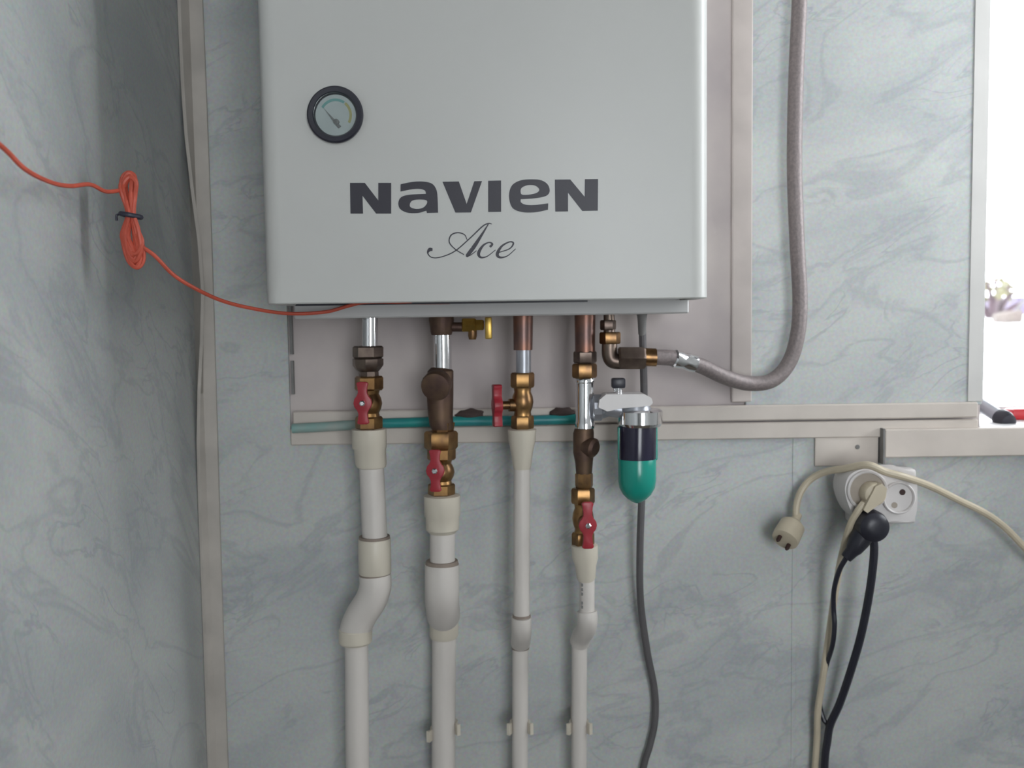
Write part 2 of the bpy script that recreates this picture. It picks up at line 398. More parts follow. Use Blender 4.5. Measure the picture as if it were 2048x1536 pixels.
obj('needle', prism(bmesh.new(), [p + up * .0030 for p in (na, nb + ns * .0016, nb - ns * .0016)], up * .0008), 'grey_and_shade', gauge, smooth=None)
obj('hub', lathe(bmesh.new(), [P(674, 245, BY) + up * h for h in (.0016, .0045, .005)], [.0026, .0026, .0015], 16, up), 'grey_and_shade', gauge)
obj('lens', lathe(bmesh.new(), [gc + up * h for h in (.0058, .0066)], [41.5 * g, 41.5 * g], 40, up), 'pane_glass', gauge)

# lettering on the cover: flat ink shapes, outlines in crop pixels
def zp(x, y): return P(660 + x / 3.4133, 330 + y / 3.4133, BY)
def round_path(pts):
    """corner points carry a third value; runs between corners are smoothed"""
    n = len(pts); cs = [i for i, p in enumerate(pts) if len(p) == 3]
    if not cs: return [(v.x, v.y) for v in spline([Vector((*p, 0)) for p in pts], 5, True)]
    out = []
    for a, b in zip(cs, cs[1:] + [cs[0] + n]):
        run = [Vector((*pts[i % n][:2], 0)) for i in range(a, b + 1)]
        out += [(v.x, v.y) for v in spline(run, 5)][:-1]
    return out
def glyph(loops, m='print_ink'):
    cu = bpy.data.curves.new('letter', 'CURVE'); cu.dimensions = '2D'; cu.fill_mode = 'BOTH'; cu.extrude = 0.00025
    o3 = zp(*loops[0][0])
    for lp in loops:
        s = cu.splines.new('POLY'); s.points.add(len(lp) - 1); s.use_cyclic_u = True
        for q, (x, y) in zip(s.points, lp):
            w = zp(x, y); q.co = (w.x - o3.x, w.z - o3.z, 0, 1)
    t = bpy.data.objects.new('letter', cu); COL.objects.link(t)
    me = bpy.data.meshes.new_from_object(t); bpy.data.objects.remove(t)
    b = bmesh.new(); b.from_mesh(me)
    for v in b.verts: v.co = Vector((o3.x + v.co.x, BY - 0.0002 - v.co.z, o3.z + v.co.y))
    return obj('letter', b, m, cover, smooth=None)
glyph([[(137,122),(238,122),(330,242),(330,122),(418,122),(418,332),(315,332),(222,210),(226,332),(140,332)]])
glyph([round_path([(482,132,1),(555,117),(630,113),(695,127),(727,170),(735,235),(738,326,1),(662,328,1),(658,312,1),(600,328),(530,326),(480,301),(467,260),(486,220),(545,203),(655,197,1),(648,175),(615,164),(560,166),(482,181,1)]),
       round_path([(545,270),(560,245),(600,236),(655,240),(662,262),(635,292),(590,300),(553,290)])])
glyph([[(768,115),(880,113),(933,266),(985,111),(1038,110),(962,324),(856,325)]])
glyph([[(1080,108),(1168,106),(1168,320),(1080,321)]])
glyph([round_path([(1488,306,1),(1400,323),(1310,321),(1245,292),(1222,215),(1240,143),(1295,107),(1370,98),(1440,104),(1485,132),(1500,175),(1484,206),(1440,221),(1380,229),(1302,234,1),(1304,255),(1335,271),(1400,273),(1490,262,1)]),
       round_path([(1302,190),(1308,157),(1350,138),(1400,141),(1428,165),(1415,188),(1370,201),(1318,204)])])
glyph([[(1535,100),(1640,99),(1738,217),(1740,97),(1830,96),(1828,312),(1722,314),(1625,190),(1625,317),(1538,318)]])
def script(strokes):
    b = bmesh.new()
    for st in strokes:
        sp = spline([Vector(p) for p in st], 7); L = []
        for i, p in enumerate(sp):
            d = (sp[min(i+1, len(sp)-1)] - sp[max(i-1, 0)]); d.z = 0; d.normalize(); nrm = Vector((-d.y, d.x, 0)); hw = max(p.z, 2) / 2
            L.append((p + nrm * hw, p - nrm * hw))
        rows = []
        for a, c in L:
            wa, wc = zp(a.x, a.y), zp(c.x, c.y)
            rows.append([b.verts.new(w + Vector((0, dy, 0))) for w, dy in ((wa, -.0004), (wc, -.0004), (wc, .0001), (wa, .0001))])
        for q, r in zip(rows, rows[1:]):
            for i in range(4): b.faces.new((q[i], q[(i+1) % 4], r[(i+1) % 4], r[i]))
        b.faces.new(rows[0]); b.faces.new(list(reversed(rows[-1])))
    return obj('letter', b, 'print_ink', cover, smooth=None)
script([[(700,578,18),(680,578,24),(668,603,9),(695,631,7),(755,629,7),(850,590,8),(950,505,8),(1040,420,9),(1080,400,8),(1105,403,4)],
        [(1082,402,6),(1035,478,16),(985,555,26),(940,615,24),(930,626,8)],
        [(915,612,6),(855,575,7),(815,528,8),(826,480,9),(872,462,8),(918,476,7),(936,510,5)],
        [(930,626,6),(960,615,6),(1000,585,5)]])
script([[(1092,560,16),(1108,540,14),(1085,529,8),(1045,550,14),(1015,600,22),(1028,630,14),(1072,624,7),(1130,580,5)]])
script([[(1150,598,6),(1225,572,8),(1252,535,12),(1226,525,9),(1172,555,14),(1142,608,22),(1162,631,14),(1212,620,7),(1268,572,5)]])

# ------------------------------------------------------------------ pipes under the boiler
UY = -0.09                                      # plane of the boiler's connections
def floorpt(v): return Vector((v.x, v.y, -0.05))
def butterfly(hub, nrm, L, hr, w, th, parent, tilt=0.0, screw=True):
    """flat two-winged valve handle; nrm points to the viewer side"""
    nrm = nrm.normalized(); up = Vector((0, 0, 1)); u = up.cross(nrm).normalized() * -1; v = u.cross(nrm) * -1
    v = Vector((0, 0, 1)); c, s = math.cos(tilt), math.sin(tilt)
    def q(a, b): return hub + u * (a * c - b * s) + v * (a * s + b * c)
    o = []
    for sg in (1, -1):
        o += [q(sg * hr * math.cos(t), sg * hr * math.sin(t)) for t in (R(-25), R(0), R(28), R(52))]
        o += [q(sg * w * .40, sg * hr * 1.15), q(sg * w * .46, sg * L * .78), q(sg * w * .56, sg * L * .93), q(sg * w * .36, sg * L), q(-sg * w * .36, sg * L),
              q(-sg * w * .56, sg * L * .93), q(-sg * w * .46, sg * L * .78), q(-sg * w * .40, sg * hr * 1.15), q(-sg * hr * math.cos(R(52)), sg * hr * math.sin(R(52)))]
    b = prism(bmesh.new(), o, nrm * th)
    bmesh.ops.recalc_face_normals(b, faces=b.faces)
    bmesh.ops.bevel(b, geom=list(b.edges), offset=min(0.001, th * .3), segments=2, affect='EDGES', profile=.5)
    h = obj('handle', b, 'red_handle', parent)
    if screw:
        s0 = hub + nrm * th
        obj('screw', lathe(bmesh.new(), [s0 - nrm * .0005, s0 + nrm * .0022, s0 + nrm * .003], [.0034, .0034, .0022], 6, nrm), 'chrome', h)
    return h
def valve(x, y0, y1, w, Y, parent, hub, hl=0.024, side=False, m='brass', tilt=0.0):
    """ball valve from pixel y0 to y1; handle hub at a ready point"""
    h = y1 - y0
    b = hexnut(x, y0, y0 + .27 * h, w, Y); hexnut(x, y0 + .76 * h, y1, w * .96, Y, b)
    spec = [(x, y0 + .27 * h, w * .80), (x, y0 + .34 * h, w * .74), (x, y0 + .42 * h, w * .90), (x, y0 + .52 * h, w * .98), (x, y0 + .62 * h, w * .90), (x, y0 + .70 * h, w * .74), (x, y0 + .76 * h, w * .80)]
    vl(spec, Y, 24, 0, b)
    body = obj('ball_valve', b, m, parent)
    c = P(x, y0 + .52 * h, Y); d = hub - c; d.z = 0; d.normalize()
    c2 = Vector((c.x, c.y, hub.z))
    L = (hub - c2).length
    obj('stem', lathe(bmesh.new(), [c2 + d * t for t in (w / S(Y) * .6, L * .62, L * .62, L)], [.0075, .0075, .005, .005], 16, d), m, body)
    butterfly(hub - d * .001, d, hl, .0105, .0125, .0045 if not side else .010, body, tilt, screw=not side)
    return body
def part(name, b, m, p, **k): return obj(name, b, m, p, **k)

# run 1: left heating pipe with the sideways offset
p1 = thing('heating_pipe', floorpt(P(714, 1500, -0.05)), 'leftmost white plastic pipe, red-handled brass valve, bent sideways below', 'pipe', 'pipes under the boiler')
part('nipple', vl([(740, 628, 15.5), (740, 694, 15.5)], UY, 32), 'chrome', p1)
part('union_nut', hexnut(736, 692, 716, 29, UY), 'grey_bronze', p1)
part('union_body', vl([(736, 715, 24), (736, 718, 31), (736, 730, 31), (736, 740, 24), (737, 743, 20), (738, 757, 20)], UY, 8), 'grey_bronze', p1)
valve(738, 752, 858, 27, UY, p1, P(726, 806, UY - .036))
part('adapter', vl([(738, 857, 30), (738, 858, 35), (739, 895, 34.5), (740, 899, 32), (742, 928, 31.5), (743, 934, 29), (743, 936, 24)], UY, 32), 'fitting_plastic', p1)
part('pipe', vl([(743, 930, 25), (750, 1082, 25.5)], UY, 28), 'pipe_plastic', p1)
part('seam_ring', vl([(749, 1072, 31), (749, 1078, 31.5)], UY, 28), 'seam', p1)
part('coupling', vl([(749, 1077, 32), (749, 1079, 33), (750, 1144, 33), (750, 1146, 32)], UY, 32), 'fitting_plastic', p1)
part('seam_ring', vl([(750, 1145, 31.6), (750, 1150, 31.6)], UY, 28), 'seam', p1)
r = 32.5 / S(UY)
part('offset_elbow', tube(bmesh.new(), spline([P(750, 1149, UY), P(751, 1172, UY), P(742, 1200, UY + .002), P(722, 1232, UY + .006), P(712, 1256, UY + .008), P(711, 1268, UY + .008)], 6), [r] * 31, 28), 'pipe_plastic', p1)
LY1 = UY + .008
part('coupling', vl([(711, 1256, 32), (711, 1258, 34), (711, 1282, 34), (711, 1286, 31)], LY1, 32), 'fitting_plastic', p1)
a = P(713, 1280, LY1)
part('pipe', lathe(bmesh.new(), [a, P(715, 1536, LY1), floorpt(P(715, 1536, LY1))], [24 / S(LY1)] * 3, 28), 'pipe_plastic', p1)

# run 2: second heating pipe with strainer and drain cock
p2 = thing('heating_pipe', floorpt(P(888, 1500, -0.04)), 'thick white pipe, second from left, with dark strainer and small yellow cock', 'pipe', 'pipes under the boiler')
part('tee', vl([(883, 628, 24), (883, 640, 25), (883, 664, 22), (883, 670, 20)], UY, 24), 'old_bronze', p2)
a = P(895, 654, UY); x = Vector((1, 0, 0))
part('branch_stub', lathe(bmesh.new(), [a, P(928, 654, UY)], [.0055, .0055], 16, x), 'old_bronze', p2)
dc = part('drain_cock', lathe(bmesh.new(), [P(q, 650, UY) for q in (924, 926, 950, 953, 966, 968)], [.0075, .0088, .0088, .0068, .0068, .005], 6, x), 'bright_brass', p2)
part('drain_spout', vl([(945, 652, 9), (945, 672, 9), (945, 679, 7)], UY, 16), 'brass', dc)
part('lever', newbox(P(970, 650, UY).x, P(984, 650, UY).x, UY - .006, UY + .004, P(977, 678, UY).z, P(977, 634, UY).z, bev=.0015), 'bright_brass', dc)
part('nipple', vl([(885, 668, 17.5), (886, 740, 17.5)], UY, 32), 'chrome', p2)
sb = vl([(881, 735, 19), (881, 742, 26), (880, 790, 27), (881, 830, 25), (883, 850, 24), (885, 858, 22)], UY, 24)
st = part('strainer', sb, 'old_bronze', p2)
dn = Vector((-.15, -1, -.25)).normalized(); cc = P(876, 766, UY - .014)
part('strainer_cap', lathe(bmesh.new(), [cc + dn * t for t in (0, .012, .016, .0175)], [.0165, .0172, .016, .010], 20, dn), 'old_bronze', st)
part('neck', vl([(886, 845, 24), (886, 864, 21)], UY, 6), 'brass', p2)
part('union_nut', hexnut(882, 862, 898, 32, UY), 'brass', p2)
valve(883, 894, 990, 27, UY, p2, P(871, 941, UY - .036))
part('adapter', vl([(884, 989, 30), (884, 991, 37), (885, 1030, 36.5), (885, 1034, 34), (885, 1058, 33.5), (885, 1066, 26)], UY, 32), 'fitting_plastic', p2)
part('pipe', vl([(885, 1060, 25.5), (885, 1130, 25.5)], UY, 28), 'pipe_plastic', p2)
part('seam_ring', vl([(884, 1121, 32), (884, 1128, 34)], UY, 28), 'seam', p2)
LY2 = -0.045
el = spline([P(884, 1128, UY), P(884, 1175, UY), P(884, 1198, UY + .006), P(886, 1220, UY + .020), P(887, 1231, LY2 - .014)], 6)
part('offset_elbow', tube(bmesh.new(), el, 35 / S(UY), 28), 'pipe_plastic', p2)
part('coupling', vl([(888, 1222, 27), (888, 1226, 29.5), (888, 1270, 29.5), (888, 1275, 27)], LY2, 32), 'fitting_plastic', p2)
part('pipe', lathe(bmesh.new(), [P(888, 1270, LY2), P(887, 1536, LY2), floorpt(P(887, 1536, LY2))], [24.5 / S(LY2)] * 3, 28), 'pipe_plastic', p2)

# run 3: thin pipe with the red T handle seen edge-on
p3 = thing('water_pipe', floorpt(P(1041, 1500, -0.04)), 'thin white pipe under copper stub whose red T-handle points left', 'pipe', 'pipes under the boiler')
part('copper_stub', vl([(1046, 626, 20), (1046, 700, 19)], UY, 28), 'copper', p3)
part('nipple', vl([(1047, 698, 15), (1047, 748, 15)], UY, 28), 'grey_metal', p3)
valve(1045, 745, 858, 22.5, UY, p3, P(1001, 811, UY - .006), hl=.0245, side=True)
part('adapter', vl([(1044, 857, 24), (1044, 859, 29), (1044, 882, 27), (1044, 906, 22), (1044, 930, 19), (1044, 938, 17)], UY, 32), 'fitting_plastic', p3)
part('pipe', vl([(1044, 930, 16.8), (1043, 1240, 16.8)], UY, 24), 'pipe_plastic', p3)
part('seam_ring', vl([(1043, 1229, 18), (1043, 1234, 18.5)], UY, 24), 'seam', p3)
LY3 = -0.055
part('offset_elbow', tube(bmesh.new(), spline([P(1043, 1233, UY), P(1043, 1252, UY + .002), P(1043, 1266, UY + .010), P(1042, 1278, LY3 - .010), P(1041, 1286, LY3)], 6), 20.5 / S(UY), 24), 'pipe_plastic', p3)
part('seam_ring', vl([(1041, 1291, 18.5), (1041, 1297, 18)], LY3, 24), 'seam', p3)
part('pipe', lathe(bmesh.new(), [P(1041, 1290, LY3), P(1040, 1536, LY3), floorpt(P(1040, 1536, LY3))], [16.3 / S(LY3)] * 3, 24), 'pipe_plastic', p3)

# run 4: cold water pipe with chrome tee
p4 = thing('water_pipe', floorpt(P(1158, 1500, -0.04)), 'white pipe beside the teal filter, with chrome tee and low red-handled valve', 'pipe', 'pipes under the boiler')
part('copper_stub', vl([(1170, 626, 21), (1170, 704, 20)], UY, 28), 'copper', p4)
part('union_nut', hexnut(1170, 702, 726, 22, UY), 'grey_bronze', p4)
part('union_nut', hexnut(1169, 727, 756, 23.5, UY), 'brass', p4)
tee = part('chrome_tee', vl([(1170, 754, 18), (1170, 757, 20), (1170, 764, 20), (1170, 766, 18.5), (1170, 842, 18.5), (1170, 845, 20), (1170, 856, 20), (1170, 858, 17)], UY, 32), 'chrome', p4)
x = Vector((1, 0, 0))
part('knurled_nut', lathe(bmesh.new(), [P(q, 815, UY) for q in (1184, 1187, 1202, 1205, 1216)], [.013, .0155, .0155, .013, .011], 14, x), 'grey_metal', tee, smooth=20)
part('check_valve', vl([(1168, 857, 19), (1167, 866, 21), (1167, 905, 21), (1168, 925, 18), (1168, 948, 16)], UY, 24), 'old_bronze', p4)
dn = Vector((.75, -.6, -.15)).normalized(); cc = P(1172, 892, UY - .003)
part('plug_cap', lathe(bmesh.new(), [cc + dn * t for t in (0, .011, .014)], [.0115, .0115, .008], 18, dn), 'old_bronze', p4)
part('nipple', vl([(1168, 944, 15), (1168, 948, 18), (1168, 970, 18), (1168, 980, 15)], UY, 8), 'brass', p4)
valve(1166, 976, 1092, 22.5, UY, p4, P(1175, 1050, UY - .032), hl=.027)
part('adapter', vl([(1169, 1088, 22), (1169, 1090, 27), (1170, 1116, 26.5), (1171, 1130, 22), (1172, 1155, 19), (1172, 1162, 16)], UY, 32), 'fitting_plastic', p4)
pp = part('pipe', vl([(1174, 1156, 15.5), (1174, 1226, 15.5)], UY, 24), 'pipe_plastic', p4)
for k, y in enumerate((1170, 1179, 1188, 1206, 1214)):      # faint print on the pipe
    q = P(1165, y, UY - 11 / S(UY)); part('print_mark', newbox(q.x - .0014, q.x + .0014, q.y - .0009, q.y + .0012, q.z - .0017, q.z + .0017), 'grey_and_shade', pp, smooth=None)
LY4 = -0.05
part('offset_elbow', tube(bmesh.new(), spline([P(1174, 1222, UY), P(1175, 1240, UY), P(1172, 1258, UY + .012), P(1163, 1272, LY4 - .008), P(1159, 1284, LY4)], 6), 20.5 / S(UY), 24), 'pipe_plastic', p4)
part('pipe', lathe(bmesh.new(), [P(1159, 1272, LY4), P(1158, 1536, LY4), floorpt(P(1158, 1536, LY4))], [15.8 / S(LY4)] * 3, 24), 'pipe_plastic', p4)

# pipe clips
def clip(x, y, Y, rp, label, tilt=0.0):
    c = P(x, y, Y); r = rp / S(Y); t = thing('pipe_clip', Vector((c.x, PT, c.z)), label, 'pipe clip', 'pipe clips low on the wall')
    obj('base', newbox(c.x - r * .8, c.x + r * .8, c.y + r * .95, PT, c.z - .008, c.z + .008, bev=.001, seg=1), 'fitting_plastic', t)
    for sg in (-1, 1):
        b = bmesh.new(); o = []
        A = [R(90 + sg * q) for q in (20, 50, 80, 110)]
        o = [Vector((c.x + math.cos(a) * (r + .0003), c.y + math.sin(a) * (r + .0003), 0)) for a in A]
        e = Vector((c.x - sg * -1 * 0, 0, 0))
        o2 = [Vector((c.x + math.cos(a) * (r + .0028), c.y + math.sin(a) * (r + .0028), 0)) for a in reversed(A)]
        k = o2[0]; ear = Vector((k.x + math.copysign(.0045, k.x - c.x), k.y - .003, 0))
        ol = [Vector((p.x, p.y, c.z - .007 + sg * tilt)) for p in o + [Vector((o[-1].x + math.copysign(.003, k.x - c.x), o[-1].y - .006, 0)), ear] + o2]
        prism(b, ol, Vector((0, 0, .014)))
        obj('arm', b, 'fitting_plastic', t, smooth=None)
clip(888, 1460, LY2, 24.5, 'cream plastic clip holding the thick white pipe under the strainer', tilt=-.004)
clip(1040, 1453, LY3, 16.3, 'cream plastic clip holding the thin pipe below the T-handle')
clip(1158, 1453, LY4, 15.8, 'cream plastic clip holding the pipe nearest the grey cable')

# ------------------------------------------------------------------ filter with teal cup
FY = UY - .004
fl = thing('water_filter', P(1275, 1006, FY), 'water filter with chrome collar and dark teal rounded cup', 'water filter')
obj('head', prism(bmesh.new(), [P(q, w, FY - .020) for q, w in ((1197, 815), (1199, 800), (1212, 789), (1288, 788), (1303, 796), (1306, 806), (1300, 812), (1240, 817), (1215, 823))], Vector((0, .034, 0))), 'socket_white', fl, smooth=None)
obj('neck', vl([(1268, 806, 30), (1270, 822, 34)], FY, 24), 'grey_metal', fl)
obj('inlet', lathe(bmesh.new(), [P(1210, 815, FY), P(1245, 820, FY)], [.0095, .0105], 20, x), 'grey_metal', fl)
col = bmesh.new(); n = 36
ctr = [P(1280, y, FY) for y in (818, 822, 846, 852)]
lathe(col, ctr, [v / S(FY) for v in (38, 45, 45, 41)], n, None)
obj('collar', col, 'chrome', fl, smooth=12)
cup = obj('cup', vl([(1274, 912, 36), (1274, 918, 38.5), (1274, 960, 38.5), (1274, 975, 36), (1274, 988, 29), (1274, 997, 20), (1274, 1003, 11), (1274, 1006, 4)], FY, 36), 'cup_teal', fl, smooth=50)
obj('upper_cup', vl([(1275, 848, 37), (1275, 852, 38), (1274, 913, 38), (1274, 918, 38)], FY, 36), 'cup_dark', fl, smooth=50)
for q in (1238, 1311):
    obj('side_rib', newbox(P(q - 3, 880, FY).x, P(q + 3, 880, FY).x, FY - .005, FY + .005, P(1274, 920, FY).z, P(1274, 853, FY).z, bev=.001, seg=1), 'cup_teal', fl, smooth=None)
obj('bleed_tap', vl([(1236, 770, 10), (1236, 790, 9)], FY, 16), 'chrome', fl)
obj('tap_knob', newbox(P(1223, 770, FY).x, P(1250, 770, FY).x, FY - .007, FY + .007, P(1236, 776, FY).z, P(1236, 756, FY).z, bev=.002), 'black_plastic', fl)

# ------------------------------------------------------------------ gas connection and hose
gs = thing('gas_hose', P(1220, 735, UY), 'grey braided gas hose curving from the boiler up the wall', 'hose')
GY = UY - .002
obj('connection_nut', hexnut(1216, 640, 660, 15, GY), 'grey_bronze', gs)
obj('connection_nut', hexnut(1220, 664, 688, 20, GY), 'brass', gs)
obj('stub', vl([(1218, 626, 11), (1219, 700, 12)], GY, 16), 'grey_bronze', gs)
obj('elbow', tube(bmesh.new(), spline([P(1219, 686, GY), P(1219, 708, GY), P(1224, 720, GY), P(1236, 723, GY), P(1256, 722, GY)], 6), 15.5 / S(GY), 20), 'grey_bronze', gs)
hx = (P(1290, 716, GY) - P(1240, 716, GY)).normalized()
obj('union_nut', lathe(bmesh.new(), [P(q, 716, GY) for q in (1236, 1240, 1284, 1290)], [.012, .0145, .0145, .0125], 6, hx), 'grey_bronze', gs)
obj('ferrule', lathe(bmesh.new(), [P(1286, 714, GY), P(1312, 715, GY)], [.0105, .0105], 20, hx), 'brass', gs)
HY = -0.034
hp = [P(1300, 714, GY), P(1350, 717, GY + .008), P(1400, 731, GY + .018), P(1450, 754, GY + .030), P(1500, 767, HY - .014), P(1545, 760, HY - .006), P(1578, 725, HY), P(1595, 670, HY), P(1600, 600, HY), P(1594, 480, HY), P(1589, 330, HY), P(1592, 160, HY), P(1599, 0, HY)]
t0 = hp[-1]; hp += [Vector((t0.x + .004, HY, t0.z + .15)), Vector((t0.x + .004, HY, ZC - .02))]
obj('hose', tube(bmesh.new(), spline(hp, 8), 15.0 / S(HY), 16), 'hose_braid', gs)
sl = [P(1346, 716.5, GY + .0072), P(1391, 728, GY + .0165)]; sd = sl[1] - sl[0]
obj('sleeve', lathe(bmesh.new(), [sl[0], sl[0] + sd * .06, sl[0] + sd * .3, sl[0] + sd * .4, sl[0] + sd * .55, sl[0] + sd * .65, sl[0] + sd * .94, sl[1]], [.0095, .0108, .0108, .0098, .0098, .0108, .0108, .0095], 24, sd), 'chrome', gs)

# grey cable from the boiler behind the filter to the floor
gcab = thing('power_cable', P(1290, 1536, -0.04), 'dark grey cable hanging from boiler behind filter down the wall', 'cable')
obj('cable', cord([(1284, 632, -.062), (1286, 700, -.06), (1288, 790, -.056), (1287, 900, -.052), (1283, 1010, -.05), (1280, 1100, -.045), (1281, 1200, -.035), (1294, 1300, -.024), (1309, 1380, -.016), (1310, 1440, -.014), (1300, 1490, -.014), (1287, 1536, -.014), Vector((P(1270, 1536, -.014).x, -.014, .75)), Vector((P(1270, 1536, -.014).x + .02, -.014, .3)), Vector((P(1270, 1536, -.014).x, -.014, -.045))], .0044), 'grey_rubber', gcab)
obj('gland', vl([(1284, 626, 11), (1284, 640, 9), (1284, 668, 7.5), (1284, 672, 5)], -.062, 16), 'grey_and_shade', gcab)

# teal pipe behind the others, paint-splashed left end
TY = -0.0195
tp = thing('teal_pipe', P(865, 850, TY), 'thin teal pipe lying level along the cream casing behind pipes', 'pipe')
obj('tube', cord([(752, 847, TY), (900, 843, TY), (1050, 841, TY), (1152, 838, TY)], .0062, 14), 'teal_plastic', tp)
obj('pale_end', cord([(585, 857, TY), (660, 853, TY), (752, 847, TY)], .0060, 14), 'teal_pale', tp)
for (x0, x1, yy, lab) in ((912, 968, 826, 'dark brown sealant lump on teal pipe beside the strainer'), (1098, 1152, 822, 'dark brown sealant lump on teal pipe left of the chrome tee')):
    b = bmesh.new(); bmesh.ops.create_icosphere(b, subdivisions=3, radius=1)
    c = P((x0 + x1) / 2, yy + 4, -0.014); rx = (x1 - x0) / 2 / S(-.014)
    for v in b.verts:
        k = 1 + .18 * math.sin(v.co.x * 5 + x0) * math.cos(v.co.z * 6)
        v.co = c + Vector((v.co.x * rx * k, v.co.y * .010, v.co.z * .0075 * k))
    tag(obj('sealant_lump', b, 'dark_brown'), lab, 'sealant', 'sealant lumps on the teal pipe')

# ------------------------------------------------------------------ orange signal wire with tied bundle
wire = thing('signal_wire', P(262, 440, -0.30), 'thin orange wire running from the left to the boiler, bundled midway', 'wire')
WY = -0.30
obj('left_run', cord([P(-120, 200, -.58), P(0, 290, -.49), P(50, 338, -.46), P(100, 364, -.42), P(140, 372, -.385), P(180, 369, -.35), P(212, 383, -.325), P(245, 380, WY)], .0019, 8), 'orange_wire', wire)
obj('right_run', cord([P(282, 492, WY), P(310, 512, -.295), P(345, 548, -.28), P(385, 574, -.265), P(440, 600, -.24), P(500, 616, -.22), P(575, 627, -.20), P(650, 624, -.19), P(700, 611, -.182), P(740, 604, -.178), P(830, 605.5, -.175), P(900, 605, -.173)], .0019, 8), 'orange_wire', wire)
for k in range(16):
    rn = random.Random(k + 3); w = .02 + .98 * k / 15; dy = rn.uniform(-.006, .006)
    top = 345 + rn.uniform(0, 14); bot = 505 + rn.uniform(-12, 32); ox = rn.uniform(-2, 2); lx = rn.uniform(-3, 9)
    L = [(252 + ox - 8*w, top + 12), (258 + ox, top), (264 + ox + 9*w, top + 10), (262 + ox + 9*w, 390), (264 + ox*.4 + 4*w, 428), (268 + ox + 10*w, 462), (272 + ox + lx + 11*w, bot - 22),
         (270 + ox + lx, bot), (262 + ox + lx*.5 - 9*w, bot - 16), (257 + ox - 12*w, 470), (260 + ox*.4 - 4*w, 428), (252 + ox - 8*w, 385)]
    pts = [P(a, b_, WY + dy + .002 * math.sin(i * 1.3 + k)) for i, (a, b_) in enumerate(L)]
    obj('loop', tube(bmesh.new(), spline(pts, 6, True), .0020, 7, closed=True), 'orange_wire', wire)
tc = P(262, 431, WY); b = bmesh.new()
tube(b, [tc + Vector((math.cos(a) * .0085, math.sin(a) * .0095, -.0016 * math.cos(a))) for a in [2 * math.pi * k / 24 for k in range(24)]], .0024, 8, closed=True)
tube(b, spline([tc + Vector((-.008, -.004, .001)), tc + Vector((-.0105, -.007, -.0005)), tc + Vector((-.011, -.006, -.005))], 4), .0012, 6)
obj('tie', b, 'dark_tie', wire)

# ------------------------------------------------------------------ socket, adaptor, plugs and cords
KY = -0.078                                                    # front of the adaptor
sk = thing('wall_socket', P(1740, 1045, PT), 'white surface-mounted wall socket box behind the plug adaptor', 'socket')
a, b_ = P(1712, 950, -.040), P(1832, 1052, -.040)
obj('box', newbox(P(1708, 990, -.04).x, P(1836, 990, -.04).x, -.036, PT, P(1770, 1050, -.04).z, P(1770, 940, -.04).z, bev=.004, seg=3), 'socket_white', sk)
ad = thing('plug_adaptor', P(1745, 1050, -.036), 'white three-way plug adaptor on the wall socket', 'plug adaptor')
b = bmesh.new()
ol = [(1727, 938), (1752, 936), (1780, 940), (1815, 941), (1831, 952), (1835, 990), (1832, 1030), (1818, 1044), (1790, 1042), (1762, 1046), (1735, 1046), (1712, 1035), (1697, 1010), (1690, 980), (1696, 955), (1710, 943)]
prism(b, [P(q, w, KY) for q, w in [(v.x, v.y) for v in spline([Vector((*p, 0)) for p in ol], 4, True)]], Vector((0, -.036 - KY, 0)))
bmesh.ops.recalc_face_normals(b, faces=b.faces)
adb = obj('body', b, 'socket_white', ad)
up = Vector((0, -1, 0))
def well(x, y, rp, m_in):
    c = P(x, y, KY); r = rp / S(KY)
    obj('well_rim', lathe(bmesh.new(), [c + up * h for h in (-.002, .004, .005, .004, .0005)], [r * 1.12, r * 1.10, r * 1.03, r * .96, r * .93], 36, up, cap=False), 'socket_white', ad)
    return obj('well_floor', lathe(bmesh.new(), [c, c + up * .0010], [r * .97, r * .97], 36, up), m_in, ad)
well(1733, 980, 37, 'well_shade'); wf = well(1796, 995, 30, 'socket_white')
for q, w in ((1804, 984), (1788, 1010)):
    c = P(q, w, KY); obj('pin_hole', lathe(bmesh.new(), [c + up * .0006, c + up * .0016], [.0036, .0036], 14, up), 'rust_hole' if q > 1800 else 'well_shade', wf)
# beige plug in the left well and its cord
bp = thing('power_plug', P(1740, 1000, KY), 'beige plug in left adaptor well with cord hanging down', 'plug')
c = P(1741, 985, KY); r = 1 / S(KY)
obj('body', lathe(bmesh.new(), [c + up * h for h in (.001, .012, .016, .018)], [24 * r, 24 * r, 21 * r, 12 * r], 24, up), 'beige_plastic', bp)
obj('grip', prism(bmesh.new(), [P(q, w, KY - .004) for q, w in ((1752, 962), (1762, 972), (1758, 992), (1742, 1006), (1724, 1020), (1716, 1014), (1728, 990), (1740, 968))], Vector((0, -.018, 0))), 'beige_plastic', bp, smooth=None)
e = P(1634, 1536, -.02)
obj('cord', cord([(1728, 1006, KY - .012), (1716, 1022, KY - .012), (1700, 1052, KY - .004), (1684, 1110, KY + .018), (1671, 1180, KY + .030), (1658, 1270, KY + .04), (1645, 1360, -.03), (1636, 1420, -.024), (1634, 1480, -.02), (1630, 1536, -.018), Vector((e.x - .01, -.018, .7)), Vector((e.x + .01, -.018, .3)), Vector((e.x, -.018, -.045))], .0042), 'beige_plastic', bp)
